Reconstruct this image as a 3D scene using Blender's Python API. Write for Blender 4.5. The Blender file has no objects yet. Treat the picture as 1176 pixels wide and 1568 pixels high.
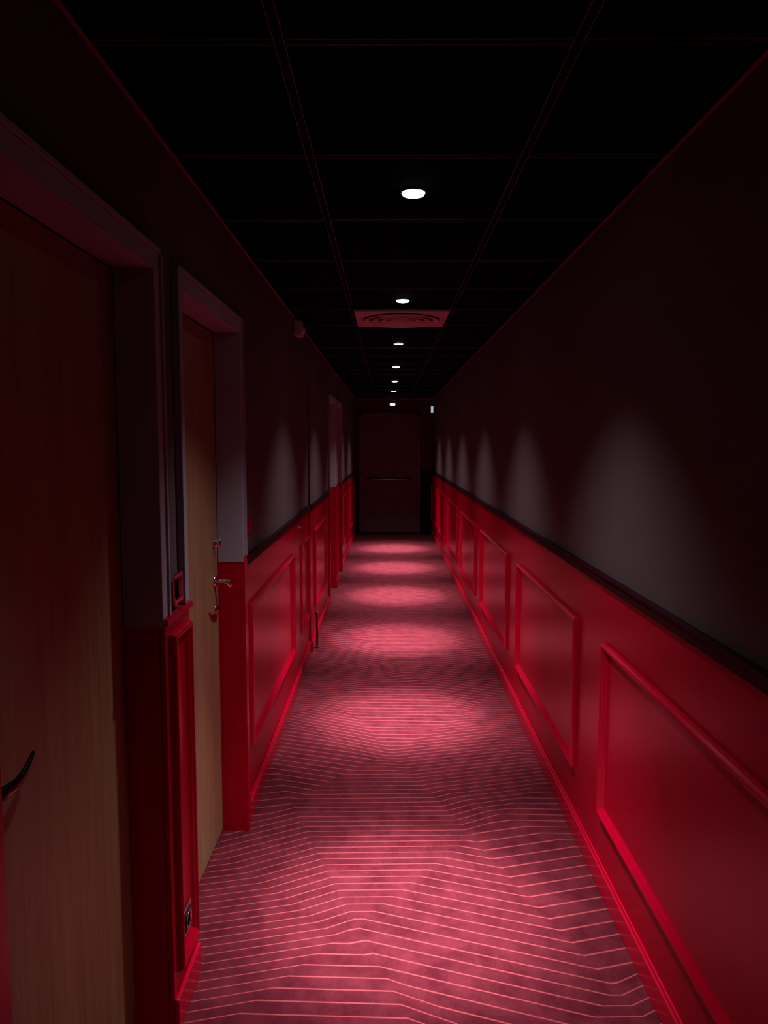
import bpy, bmesh, math, random
from mathutils import Vector, Matrix
random.seed(4)
scene = bpy.context.scene
scene.view_settings.view_transform = 'Standard'
scene.view_settings.look = 'None'

# ------------------------------------------------ parameters (metres)
XL, XR = -0.60, 0.775
H = 2.41
Y0, Y1 = -2.6, 13.5
ZR = 1.135           # wainscot height
LEAF = -0.69
DOORS = [(1.08, 1.91), (2.16, 2.99), (7.45, 8.28), (8.52, 9.35)]
DTOP = 2.05
JIB = (4.98, 5.68)

# ------------------------------------------------ materials
def new_mat(name):
    m = bpy.data.materials.new(name); m.use_nodes = True
    nt = m.node_tree
    return m, nt, nt.nodes['Principled BSDF']

def paint(name, col, rough=0.5, spec=0.5, metal=0.0, var=0.12, bump=0.05, bscale=180):
    m, nt, b = new_mat(name)
    N, L = nt.nodes, nt.links
    tc = N.new('ShaderNodeTexCoord')
    n = N.new('ShaderNodeTexNoise'); n.inputs['Scale'].default_value = 7; n.inputs['Detail'].default_value = 5
    L.new(tc.outputs['Object'], n.inputs['Vector'])
    r = N.new('ShaderNodeValToRGB')
    r.color_ramp.elements[0].position = .3; r.color_ramp.elements[1].position = .7
    r.color_ramp.elements[0].color = (*[c*(1-var) for c in col], 1)
    r.color_ramp.elements[1].color = (*[min(1, c*(1+var)) for c in col], 1)
    L.new(n.outputs['Fac'], r.inputs['Fac']); L.new(r.outputs['Color'], b.inputs['Base Color'])
    b.inputs['Roughness'].default_value = rough
    b.inputs['Specular IOR Level'].default_value = spec
    b.inputs['Metallic'].default_value = metal
    if bump:
        n2 = N.new('ShaderNodeTexNoise'); n2.inputs['Scale'].default_value = bscale; n2.inputs['Detail'].default_value = 3
        L.new(tc.outputs['Object'], n2.inputs['Vector'])
        bp = N.new('ShaderNodeBump'); bp.inputs['Strength'].default_value = bump; bp.inputs['Distance'].default_value = .002
        L.new(n2.outputs['Fac'], bp.inputs['Height']); L.new(bp.outputs['Normal'], b.inputs['Normal'])
    return m

M_UP = paint('plum_wall_paint', (0.132, 0.084, 0.096), .85, .12, bump=.12, var=.05)
M_CASE = paint('mauve_casing_paint', (0.36, 0.32, 0.39), .55, .3, bump=.05, var=.05)
M_RED = paint('red_satin_paint', (0.43, 0.0002, 0.015), .26, .15, bump=.02, var=.03)
M_MOLD = paint('red_gloss_highlit_moulding', (0.56, 0.0004, 0.024), .22, .45, bump=.0, var=.03)  # wainscot red made brighter, moulding highlights partly put into the colour
M_RAIL = paint('dark_rail_and_unlit_end', (0.030, 0.003, 0.006), .6, .12)
M_BLACK = paint('black_ceiling_tile', (0.0022, 0.0022, 0.0024), .95, .02, bump=.3, bscale=300)
M_GRIDHI = paint('grid_edge_highlight', (0.20, 0.19, 0.19), .5, .4)  # edge highlights of the black T-bars, put into a grey colour
M_BAR = paint('black_grid_metal', (0.004, 0.004, 0.004), .85, .05)
M_CORN = paint('burgundy_cornice', (0.26, 0.05, 0.055), .6, .3)
M_VENT = paint('off_white_metal', (0.70, 0.52, 0.52), .45, .4)
M_VDK = paint('diffuser_throat', (0.08, 0.055, 0.055), .6, .3)
M_CHROME = paint('chrome', (0.75, 0.74, 0.74), .16, .5, 1.0, var=.02, bump=0)
M_DARKMET = paint('dark_bronze', (0.10, 0.085, 0.08), .25, .5, 1.0, bump=0)
M_DBLK = paint('black_plastic', (0.01, 0.01, 0.01), .35, .4, bump=0)
M_ENDD = paint('dark_aubergine_door', (0.20, 0.14, 0.17), .6, .3)
M_THR = paint('black_threshold', (0.008, 0.006, 0.007), .7, .2)
M_WHT = paint('white_plastic', (0.6, 0.55, 0.55), .4, .4, bump=0)

def emis(name, col, s):
    m, nt, b = new_mat(name)
    b.inputs['Base Color'].default_value = (.8, .8, .8, 1)
    b.inputs['Emission Color'].default_value = (*col, 1)
    b.inputs['Emission Strength'].default_value = s
    return m
M_LAMP = emis('lamp_glass', (.93, .97, 1), 9)
M_SIGN = emis('sign_glass', (.7, .92, 1), .5)

def wood_mat():
    m, nt, b = new_mat('oak_veneer')
    N, L = nt.nodes, nt.links
    tc = N.new('ShaderNodeTexCoord')
    mp = N.new('ShaderNodeMapping'); mp.inputs['Scale'].default_value = (6, 14, .9)
    L.new(tc.outputs['Object'], mp.inputs['Vector'])
    n = N.new('ShaderNodeTexNoise'); n.inputs['Scale'].default_value = 3; n.inputs['Detail'].default_value = 9
    n.inputs['Roughness'].default_value = .65; n.inputs['Distortion'].default_value = .5
    L.new(mp.outputs[0], n.inputs['Vector'])
    r = N.new('ShaderNodeValToRGB')
    r.color_ramp.elements[0].position = .28; r.color_ramp.elements[0].color = (.27, .135, .070, 1)
    r.color_ramp.elements[1].position = .72; r.color_ramp.elements[1].color = (.42, .235, .130, 1)
    L.new(n.outputs['Fac'], r.inputs['Fac']); L.new(r.outputs[0], b.inputs['Base Color'])
    b.inputs['Roughness'].default_value = .5
    b.inputs['Specular IOR Level'].default_value = .25
    bp = N.new('ShaderNodeBump'); bp.inputs['Strength'].default_value = .12; bp.inputs['Distance'].default_value = .002
    L.new(n.outputs['Fac'], bp.inputs['Height']); L.new(bp.outputs[0], b.inputs['Normal'])
    return m
M_WOOD = wood_mat()

def carpet_mat():
    m, nt, b = new_mat('striped_burgundy_carpet')
    N, L = nt.nodes, nt.links
    def math_(op, a, bb=None, c=None):
        n = N.new('ShaderNodeMath'); n.operation = op
        for i, v in enumerate((a, bb, c)):
            if v is None: continue
            if isinstance(v, (int, float)): n.inputs[i].default_value = v
            else: L.new(v, n.inputs[i])
        return n.outputs[0]
    tc = N.new('ShaderNodeTexCoord')
    sp = N.new('ShaderNodeSeparateXYZ'); L.new(tc.outputs['Object'], sp.inputs[0])
    x, y = sp.outputs[0], sp.outputs[1]
    p = y
    for dx, dy, off, Lw, slope in [(.93, .36, .32, .62, .25), (.78, -.62, .52, .79, .20), (.70, .71, .1, 1.03, .15)]:
        u = math_('ADD', math_('ADD', math_('MULTIPLY', x, dx), math_('MULTIPLY', y, dy)), 20 + off)
        t = math_('PINGPONG', u, Lw)
        p = math_('ADD', p, math_('MULTIPLY', t, slope))
    fr = math_('FRACT', math_('MULTIPLY', p, 1/.046))
    d = math_('ABSOLUTE', math_('SUBTRACT', fr, .5))
    ln = N.new('ShaderNodeMapRange'); ln.inputs['From Min'].default_value = .034; ln.inputs['From Max'].default_value = .064
    ln.inputs['To Min'].default_value = 1; ln.inputs['To Max'].default_value = 0; L.new(d, ln.inputs['Value'])
    n1 = N.new('ShaderNodeTexNoise'); n1.inputs['Scale'].default_value = 11; n1.inputs['Detail'].default_value = 7; n1.inputs['Roughness'].default_value = .65
    mp = N.new('ShaderNodeMapping'); mp.inputs['Scale'].default_value = (1, .8, 1); mp.inputs['Rotation'].default_value = (0, 0, .5)
    L.new(tc.outputs['Object'], mp.inputs[0]); L.new(mp.outputs[0], n1.inputs['Vector'])
    n2 = N.new('ShaderNodeTexNoise'); n2.inputs['Scale'].default_value = 420; n2.inputs['Detail'].default_value = 2
    L.new(tc.outputs['Object'], n2.inputs['Vector'])
    r = N.new('ShaderNodeValToRGB')
    r.color_ramp.elements[0].position = .36; r.color_ramp.elements[0].color = (.080, .0070, .014, 1)
    r.color_ramp.elements[1].position = .64; r.color_ramp.elements[1].color = (.140, .0155, .026, 1)
    L.new(n1.outputs['Fac'], r.inputs['Fac'])
    br = N.new('ShaderNodeMapRange'); br.inputs['From Min'].default_value = .3; br.inputs['From Max'].default_value = .7
    br.inputs['To Min'].default_value = .6; br.inputs['To Max'].default_value = 1.3; L.new(n2.outputs['Fac'], br.inputs['Value'])
    mul = N.new('ShaderNodeVectorMath'); mul.operation = 'SCALE'
    L.new(r.outputs[0], mul.inputs[0]); L.new(br.outputs[0], mul.inputs['Scale'])
    mx = N.new('ShaderNodeMix'); mx.data_type = 'RGBA'
    L.new(ln.outputs[0], mx.inputs['Factor']); L.new(mul.outputs[0], mx.inputs['A'])
    mx.inputs['B'].default_value = (.40, .058, .072, 1)
    L.new(mx.outputs['Result'], b.inputs['Base Color'])
    b.inputs['Roughness'].default_value = .95
    b.inputs['Specular IOR Level'].default_value = .06
    b.inputs['Sheen Weight'].default_value = .05
    b.inputs['Sheen Tint'].default_value = (1, .3, .36, 1)
    bp = N.new('ShaderNodeBump'); bp.inputs['Strength'].default_value = .5; bp.inputs['Distance'].default_value = .003
    L.new(n2.outputs['Fac'], bp.inputs['Height']); L.new(bp.outputs[0], b.inputs['Normal'])
    return m
M_CARPET = carpet_mat()

# ------------------------------------------------ mesh helpers
class MB:
    def __init__(s): s.bm = bmesh.new(); s.mats = []
    def mi(s, m):
        if m not in s.mats: s.mats.append(m)
        return s.mats.index(m)
    def box(s, x0, x1, y0, y1, z0, z1, m):
        if x0 > x1: x0, x1 = x1, x0
        v = [s.bm.verts.new(c) for c in [(x0,y0,z0),(x1,y0,z0),(x1,y1,z0),(x0,y1,z0),(x0,y0,z1),(x1,y0,z1),(x1,y1,z1),(x0,y1,z1)]]
        k = s.mi(m)
        for f in [(0,3,2,1),(4,5,6,7),(0,1,5,4),(1,2,6,5),(2,3,7,6),(3,0,4,7)]:
            fc = s.bm.faces.new([v[i] for i in f]); fc.material_index = k
    def lathe(s, origin, axis, prof, m, seg=32, smooth=True):
        a = Vector(axis).normalized()
        t = Vector((0,0,1)) if abs(a.z) < .9 else Vector((1,0,0))
        u = a.cross(t).normalized(); w = a.cross(u)
        k = s.mi(m); rings = []
        o = Vector(origin)
        for r, d in prof:
            if r < 1e-6: rings.append([s.bm.verts.new(o + a*d)])
            else: rings.append([s.bm.verts.new(o + a*d + (u*math.cos(2*math.pi*i/seg) + w*math.sin(2*math.pi*i/seg))*r) for i in range(seg)])
        for A, B in zip(rings, rings[1:]):
            for i in range(seg):
                j = (i+1) % seg
                if len(A) == 1 and len(B) == 1: continue
                if len(A) == 1: vs = [A[0], B[j], B[i]]
                elif len(B) == 1: vs = [A[i], A[j], B[0]]
                else: vs = [A[i], A[j], B[j], B[i]]
                f = s.bm.faces.new(vs); f.material_index = k; f.smooth = smooth
    def tube(s, pts, rads, m, seg=14):
        k = s.mi(m); rings = []
        P = [Vector(p) for p in pts]
        for i, p in enumerate(P):
            d = (P[min(i+1, len(P)-1)] - P[max(i-1, 0)]).normalized()
            t = Vector((0,0,1)) if abs(d.z) < .9 else Vector((0,1,0))
            u = d.cross(t).normalized(); w = u.cross(d)
            ra, rb = rads[i] if isinstance(rads[i], tuple) else (rads[i], rads[i])
            rings.append([s.bm.verts.new(p + u*math.cos(2*math.pi*q/seg)*ra + w*math.sin(2*math.pi*q/seg)*rb) for q in range(seg)])
        for A, B in zip(rings, rings[1:]):
            for q in range(seg):
                f = s.bm.faces.new([A[q], A[(q+1)%seg], B[(q+1)%seg], B[q]]); f.material_index = k; f.smooth = True
        for R in (rings[0], rings[-1]):
            f = s.bm.faces.new(R); f.material_index = k
    def frame(s, X, side, y0, y1, z0, z1, m, prof=None):
        prof = prof or [(0,0),(.002,.012),(.007,.019),(.014,.020),(.020,.014),(.026,.010),(.032,.004),(.038,0)]
        k = s.mi(m); loops = []
        for ins, h in prof:
            loops.append([s.bm.verts.new((X + side*h, yy, zz)) for yy, zz in
                          [(y0+ins, z0+ins), (y1-ins, z0+ins), (y1-ins, z1-ins), (y0+ins, z1-ins)]])
        for A, B in zip(loops, loops[1:]):
            for i in range(4):
                f = s.bm.faces.new([A[i], A[(i+1)%4], B[(i+1)%4], B[i]]); f.material_index = k
    def obj(s, name, parent=None, bevel=0):
        bmesh.ops.recalc_face_normals(s.bm, faces=s.bm.faces[:])
        me = bpy.data.meshes.new(name); s.bm.to_mesh(me); s.bm.free()
        for m in s.mats: me.materials.append(m)
        o = bpy.data.objects.new(name, me); scene.collection.objects.link(o)
        if parent: o.parent = parent
        if bevel:
            b = o.modifiers.new('bevel', 'BEVEL'); b.width = bevel; b.segments = 2; b.limit_method = 'ANGLE'
        return o
def empty(name):
    e = bpy.data.objects.new(name, None); scene.collection.objects.link(e); e.empty_display_size = .1
    return e

# ------------------------------------------------ floor
b = MB(); b.box(-.80, .92, Y0-.1, Y1+.3, -.08, 0, M_CARPET); b.obj('floor')

# ------------------------------------------------ ceiling (tiles + T grid)
b = MB()
b.box(-.80, .92, Y0-.1, Y1+.3, H+.004, H+.08, M_BLACK)
gx = [-.22, .38]
gy = [1.575 + .6*k for k in range(-6, 20)]
def bar_y(x):
    b.box(x-.009, x+.009, Y0, Y1, H+.001, H+.004, M_BAR)
    for sgn in (-1, 1): b.box(x+sgn*.0105-.0008, x+sgn*.0105+.0008, Y0, Y1, H, H+.004, M_GRIDHI)
def bar_x(y):
    xs = [XL, gx[0]-.013, gx[0]+.013, gx[1]-.013, gx[1]+.013, XR]
    for i in (0, 2, 4):
        b.box(xs[i], xs[i+1], y-.009, y+.009, H+.001, H+.004, M_BAR)
        for sgn in (-1, 1): b.box(xs[i], xs[i+1], y+sgn*.0100-.0009, y+sgn*.0100+.0009, H+.0005, H+.004, M_GRIDHI)
for x in gx: bar_y(x)
for y in gy:
    if Y0 < y < Y1: bar_x(y)
b.obj('ceiling')

# ------------------------------------------------ walls
b = MB()
b.box(XR, XR+.12, Y0, Y1, ZR, H, M_UP); b.box(XR, XR+.12, Y0, Y1, 0, ZR, M_RED)
b.obj('wall_right')

b = MB()
openings = sorted(DOORS + [JIB])
segs = []; c = Y0
for a, e in openings:
    segs.append((c, a)); c = e
segs.append((c, Y1))
for a, e in segs:
    b.box(XL-.16, XL, a, e, ZR, H, M_UP); b.box(XL-.16, XL, a, e, 0, ZR, M_RED)
for a, e in openings:
    b.box(XL-.16, XL, a, e, DTOP, H, M_UP)
b.obj('wall_left')

b = MB()
b.box(XL-.16, XR+.12, Y1, Y1+.15, ZR, H, M_UP); b.box(XL-.16, XR+.12, Y1, Y1+.15, 0, ZR, M_RAIL)  # lower part takes the dark rail colour to paint in its unlit look
b.obj('wall_end')
b = MB()
b.box(XL-.16, XR+.12, Y0-.12, Y0, ZR, H, M_UP); b.box(XL-.16, XR+.12, Y0-.12, Y0, 0, ZR, M_RED)
b.obj('wall_back')

# cornice
b = MB(); b.box(XR-.010, XR, Y0, Y1, H-.011, H-.003, M_CORN); b.obj('trim_1', bevel=.002)
b = MB(); b.box(XL, XL+.010, Y0, Y1, H-.011, H-.003, M_CORN); b.obj('trim_2', bevel=.002)
b = MB(); b.box(XL, XR, Y1-.30, Y1-.26, H-.035, H-.003, M_CORN); b.obj('trim_3', bevel=.004)

def rail(b, x, side, a, e):
    b.box(x, x+side*.014, a, e, ZR-.030, ZR+.004, M_RAIL)
    b.box(x, x+side*.022, a, e, ZR+.004, ZR+.016, M_RAIL)
b = MB(); rail(b, XR, -1, Y0, Y1); b.obj('trim_4', bevel=.004)
b = MB(); b.box(XR-.014, XR, Y0, Y1, 0, .085, M_MOLD); b.box(XR-.008, XR, Y0, Y1, .085, .098, M_MOLD)
b.obj('baseboard_right', bevel=.004)
b = MB()
for k in range(-2, 6):
    y = 3.0 + 1.775*k
    b.frame(XR, -1, y, y+1.40, .27, .905, M_MOLD)
b.obj('trim_5')

CW = .055
b = MB(); bb = MB()
for a, e in segs:
    a2 = a + (CW if any(abs(a-d[1]) < 1e-6 for d in DOORS) else 0)
    e2 = e - (CW if any(abs(e-d[0]) < 1e-6 for d in DOORS) else 0)
    if e - a >= .3:
        rail(b, XL, 1, a2, e2)
        bb.box(XL, XL+.014, a2, e2, 0, .085, M_MOLD); bb.box(XL, XL+.008, a2, e2, .085, .098, M_MOLD)
b.obj('trim_6', bevel=.004); bb.obj('baseboard_left', bevel=.004)
b = MB()
for y0_, y1_ in [(-1.2, .8), (3.14, 4.62), (5.95, 7.05), (9.62, 11.0), (11.45, 12.95)]:
    b.frame(XL, 1, y0_, y1_, .30, .925, M_MOLD)
b.obj('trim_7')

n = 8
for a, e in segs:
    if e - a < .3:
        b = MB()
        b.box(XL, XL+.016, a+.004, e-.004, 0, ZR, M_RED)
        b.box(XL+.016, XL+.028, a+.002, e-.002, 0, .095, M_MOLD)
        b.box(XL, XL+.026, a, e, ZR, ZR+.018, M_RED)
        b.frame(XL+.016, 1, a+.035, e-.035, .15, ZR-.03, M_RED)
        b.obj('trim_%d' % n, bevel=.003); n += 1

# ------------------------------------------------ doors
def lever(b, y, z, direction, m, reach=.055):
    x = LEAF
    b.lathe((x, y, z), (1,0,0), [(.0,0),(.026,0),(.026,.006),(.022,.010),(.011,.011),(.0,.011)], m)
    pts = [(x+.008,y,z),(x+reach*.6,y,z),(x+reach*.92,y+direction*.006,z),(x+reach,y+direction*.022,z+.000),
           (x+reach+.001,y+direction*.055,z-.004),(x+reach,y+direction*.085,z+.001),(x+reach-.002,y+direction*.115,z+.014),(x+reach-.004,y+direction*.132,z+.024)]
    r = [(.009,.009),(.009,.009),(.0095,.010),(.009,.012),(.007,.012),(.006,.010),(.005,.006),(.003,.003)]
    b.tube(pts, r, m)
for i, (a, e) in enumerate(DOORS):
    root = empty('door_%d' % (i+1))
    b = MB(); b.box(LEAF-.042, LEAF, a+.006, e-.006, .012, DTOP-.006, M_WOOD); b.obj('leaf', root, bevel=.002)
    b = MB()
    narrow_a = any(abs(a - s[1]) < 1e-6 and s[1]-s[0] < .3 for s in segs)
    narrow_e = any(abs(e - s[0]) < 1e-6 and s[1]-s[0] < .3 for s in segs)
    za = ZR+.019 if narrow_a else ZR+.021
    ze = ZR+.019 if narrow_e else ZR+.021
    for (p, q, z0c, nar) in ((a-CW, a, za, narrow_a), (e, e+CW, ze, narrow_e)):
        b.box(XL, XL+.014, p, q, z0c, DTOP+CW, M_CASE)
        outer = (p, p+.012) if q == a else (q-.012, q)
        b.box(XL+.014, XL+.020, outer[0], outer[1], z0c, DTOP+CW, M_CASE)
        if not nar:
            b.box(XL, XL+.018, p, q, 0, z0c-.001, M_RED)
    b.box(XL, XL+.014, a, e, DTOP, DTOP+CW, M_CASE)
    b.box(XL+.014, XL+.020, a-CW, e+CW, DTOP+CW-.012, DTOP+CW, M_CASE)
    b.box(LEAF+.001, XL+.014, a, a+.003, ZR, DTOP, M_CASE)
    b.box(LEAF+.001, XL+.014, e-.003, e, ZR, DTOP, M_CASE)
    b.box(LEAF+.001, XL+.014, a+.003, e-.003, DTOP-.003, DTOP, M_CASE)
    b.obj('casing', root, bevel=.0012)
    hb = MB()
    if i % 2 == 0:
        yh = a + .085; lever(hb, yh, 1.035, 1, M_DARKMET, .055)
    else:
        yh = e - .07; lever(hb, yh, 1.07, -1, M_CHROME, .075)
        hb.lathe((LEAF, yh, 1.22), (1,0,0), [(0,0),(.020,0),(.020,.006),(.016,.009),(0,.009)], M_CHROME)
        hb.tube([(LEAF+.006,yh,1.22),(LEAF+.022,yh,1.22),(LEAF+.030,yh,1.22)], [(.006,.012),(.005,.016),(.004,.017)], M_CHROME)
        hb.lathe((LEAF, yh, .955), (1,0,0), [(0,0),(.022,0),(.022,.007),(.017,.012),(.010,.012),(.010,.018),(0,.018)], M_CHROME)
    hb.obj('handle_set', root)

# flush service door on left wall
root = empty('door_5')
b = MB()
a, e = JIB
b.box(XL-.05, XL-.012, a+.006, e-.006, ZR, DTOP-.006, M_UP)
b.box(XL-.05, XL-.012, a+.006, e-.006, .012, ZR, M_RED)
b.box(XL-.012, XL+.006, a+.006, e-.006, ZR-.03, ZR+.012, M_RAIL)
b.box(XL-.012, XL+.002, a+.006, e-.006, .012, .09, M_RED)
b.frame(XL-.012, 1, a+.10, e-.10, .30, .925, M_MOLD)
b.obj('leaf', root, bevel=.002)
b = MB()
b.lathe((XL-.012, a+.06, 1.05), (1,0,0), [(0,0),(.012,0),(.012,.004),(.006,.01),(.012,.018),(.010,.024),(0,.025)], M_CHROME)
b.obj('knob', root)

b = MB()
b.lathe((XL+.035, 5.80, 0), (0,0,1), [(0,0),(.018,0),(.018,.008),(.008,.012),(.008,.27),(.012,.275),(.012,.30),(.0,.305)], M_DARKMET)
b.lathe((XL+.035, 5.80, .285), (0,0,1), [(.0,0),(.0135,0),(.0135,.018),(0,.019)], M_CHROME)
b.obj('door_stop_post')

# end door
root = empty('door_6')
ex0, ex1 = -.46, .50
b = MB()
b.box(ex0, ex1, Y1-.03, Y1, .014, 2.10, M_ENDD)
b.box(ex0-.07, ex0, Y1-.05, Y1, 0, 2.17, M_ENDD); b.box(ex1, ex1+.07, Y1-.05, Y1, 0, 2.17, M_ENDD)
b.box(ex0-.07, ex1+.07, Y1-.05, Y1, 2.10, 2.17, M_ENDD)
b.obj('leaf', root, bevel=.004)
b = MB()
b.tube([(ex0+.10, Y1-.09, .98), (ex1-.12, Y1-.09, .98)], [.014, .014], M_CHROME)
b.box(ex0+.08, ex0+.12, Y1-.11, Y1-.03, .95, 1.01, M_DBLK); b.box(ex1-.14, ex1-.10, Y1-.11, Y1-.03, .95, 1.01, M_DBLK)
b.obj('push_bar', root, bevel=.003)
b = MB(); b.box(XL, XR, Y1-.20, Y1-.055, 0, .012, M_THR); b.obj('door_threshold', bevel=.003)
b = MB()
b.box(XL+.0, ex0-.07, Y1-.03, Y1, ZR-.03, ZR+.01, M_RAIL); b.box(ex1+.07, XR-.03, Y1-.03, Y1, ZR-.03, ZR+.01, M_RAIL)
b.obj('trim_12', bevel=.003)

b = MB()
b.box(XR-.045, XR, 13.02, 13.06, 2.14, 2.27, M_WHT)
b.box(XR-.042, XR-.006, 13.014, 13.02, 2.15, 2.26, M_SIGN); b.obj('emergency_exit_sign', bevel=.001)
b = MB()
b.box(.02, .12, Y1-.05, Y1, 2.295, 2.34, M_WHT); b.box(.03, .11, Y1-.056, Y1-.05, 2.305, 2.33, M_LAMP)
b.obj('far_downlight_stand_in', bevel=.001)  # added box light, stands in for a downlight further down the corridor

# ------------------------------------------------ downlights
LX = .079
for i, k in enumerate(range(-2, 6)):
    y = 2.475 + 1.8*k
    root = empty('downlight' if i == 0 else 'downlight.%03d' % i)
    b = MB()
    # slightly domed lens just proud of a slim black bezel
    b.lathe((LX, y, H+.004), (0,0,-1), [(.037,.004),(.034,.010),(.022,.013),(0,.014)], M_LAMP, 40)
    b.lathe((LX, y, H+.004), (0,0,-1), [(.0365,.001),(.0375,.005),(.040,.006),(.046,.005),(.050,.001)], M_BAR, 40)
    b.obj('lamp_head', root)
    # the two fittings above/behind the photographer are dimmed
    for nm, size, blend, power, dim in (('beam', 30, 1.0, 820, .1), ('field', 53, 1.0, 300, .1), ('spill', 96, 1.0, 68, .35)):
        ld = bpy.data.lights.new('downlight_' + nm, 'SPOT')
        ld.spot_size = math.radians(size); ld.spot_blend = blend; ld.energy = power*(dim if k < 0 else 1)
        ld.shadow_soft_size = .03; ld.color = (.95, .97, 1.0)
        lo = bpy.data.objects.new(nm, ld); scene.collection.objects.link(lo)
        lo.location = (LX, y, H-.016); lo.parent = root

# ------------------------------------------------ ceiling air diffuser
root = empty('ceiling_air_diffuser')
cy = 4.875; cx = .08
b = MB()
b.box(cx-.287, cx+.287, cy-.287, cy+.287, H-.008, H+.003, M_VENT)
b.obj('plate', root, bevel=.002)
b = MB()
for r in (.235, .180, .125, .075):
    b.lathe((cx, cy, H-.008), (0,0,-1), [(r-.034,.0),(r-.032,.004),(r,.016),(r+.008,.013),(r+.010,.009),(r-.014,.002)], M_VENT, 56)
b.lathe((cx, cy, H-.008), (0,0,-1), [(0,.013),(.03,.012),(.034,.008),(.03,.002)], M_VENT, 40)
b.obj('rings', root)
b = MB()
b.lathe((cx, cy, H-.0085), (0,0,-1), [(0,.0),(.238,.0),(.238,.0015),(0,.0015)], M_VDK, 56)
b.obj('throat', root)

# ------------------------------------------------ small wall objects
def plate(name, x, y, z, w, h, inner, round_socket=False):
    root = empty(name)
    b = MB()
    b.box(x, x+.007, y-w/2, y+w/2, z-h/2, z+h/2, M_CHROME); b.obj('plate', root, bevel=.003)
    b = MB()
    b.box(x+.007, x+.009, y-w*.34, y+w*.34, z-h*.34, z+h*.34, inner); b.obj('insert', root, bevel=.001)
    b = MB()
    if round_socket:
        b.lathe((x+.009, y, z), (1,0,0), [(.024,0),(.026,.003),(.021,.003),(.020,.0),(0,.0)], M_CHROME, 28)
    else:
        b.box(x+.009, x+.014, y-w*.30, y+w*.05, z-h*.28, z+h*.28, M_DARKMET)
    b.obj('detail', root, bevel=.001)
plate('light_switch', XL+.014, 2.035, 1.215, .085, .085, M_DBLK)
plate('wall_outlet', XL+.016, 2.035, .25, .08, .085, M_DBLK, True)
b = MB(); b.box(XL+.0, XL+.012, 3.10, 3.17, 1.24, 1.30, M_RED); b.box(XL+.012, XL+.016, 3.115, 3.155, 1.25, 1.29, M_RED)
b.obj('red_lit_switch_box', bevel=.002)  # small switch box, its reddish reflected light put into red paint
b = MB()
b.box(XL, XL+.05, 4.80, 4.90, H-.115, H-.02, M_WHT)
b.lathe((XL+.05, 4.85, H-.075), (1,0,0), [(.03,0),(.027,.010),(.016,.018),(0,.021)], M_WHT, 24)
b.obj('motion_detector', bevel=.005)

# ------------------------------------------------ world & camera
w = bpy.data.worlds.new('World'); scene.world = w; w.use_nodes = True
w.node_tree.nodes['Background'].inputs[0].default_value = (0, 0, 0, 1)
w.node_tree.nodes['Background'].inputs[1].default_value = 0
cd = bpy.data.cameras.new('camera'); co = bpy.data.objects.new('camera', cd); scene.collection.objects.link(co)
cd.sensor_fit = 'VERTICAL'; cd.sensor_height = 36; cd.lens = 36*1145/1568
cd.clip_start = .02
co.location = (0, 0, 1.61)
co.rotation_euler = (math.radians(90-5.19), 0, math.radians(.35))
scene.camera = co
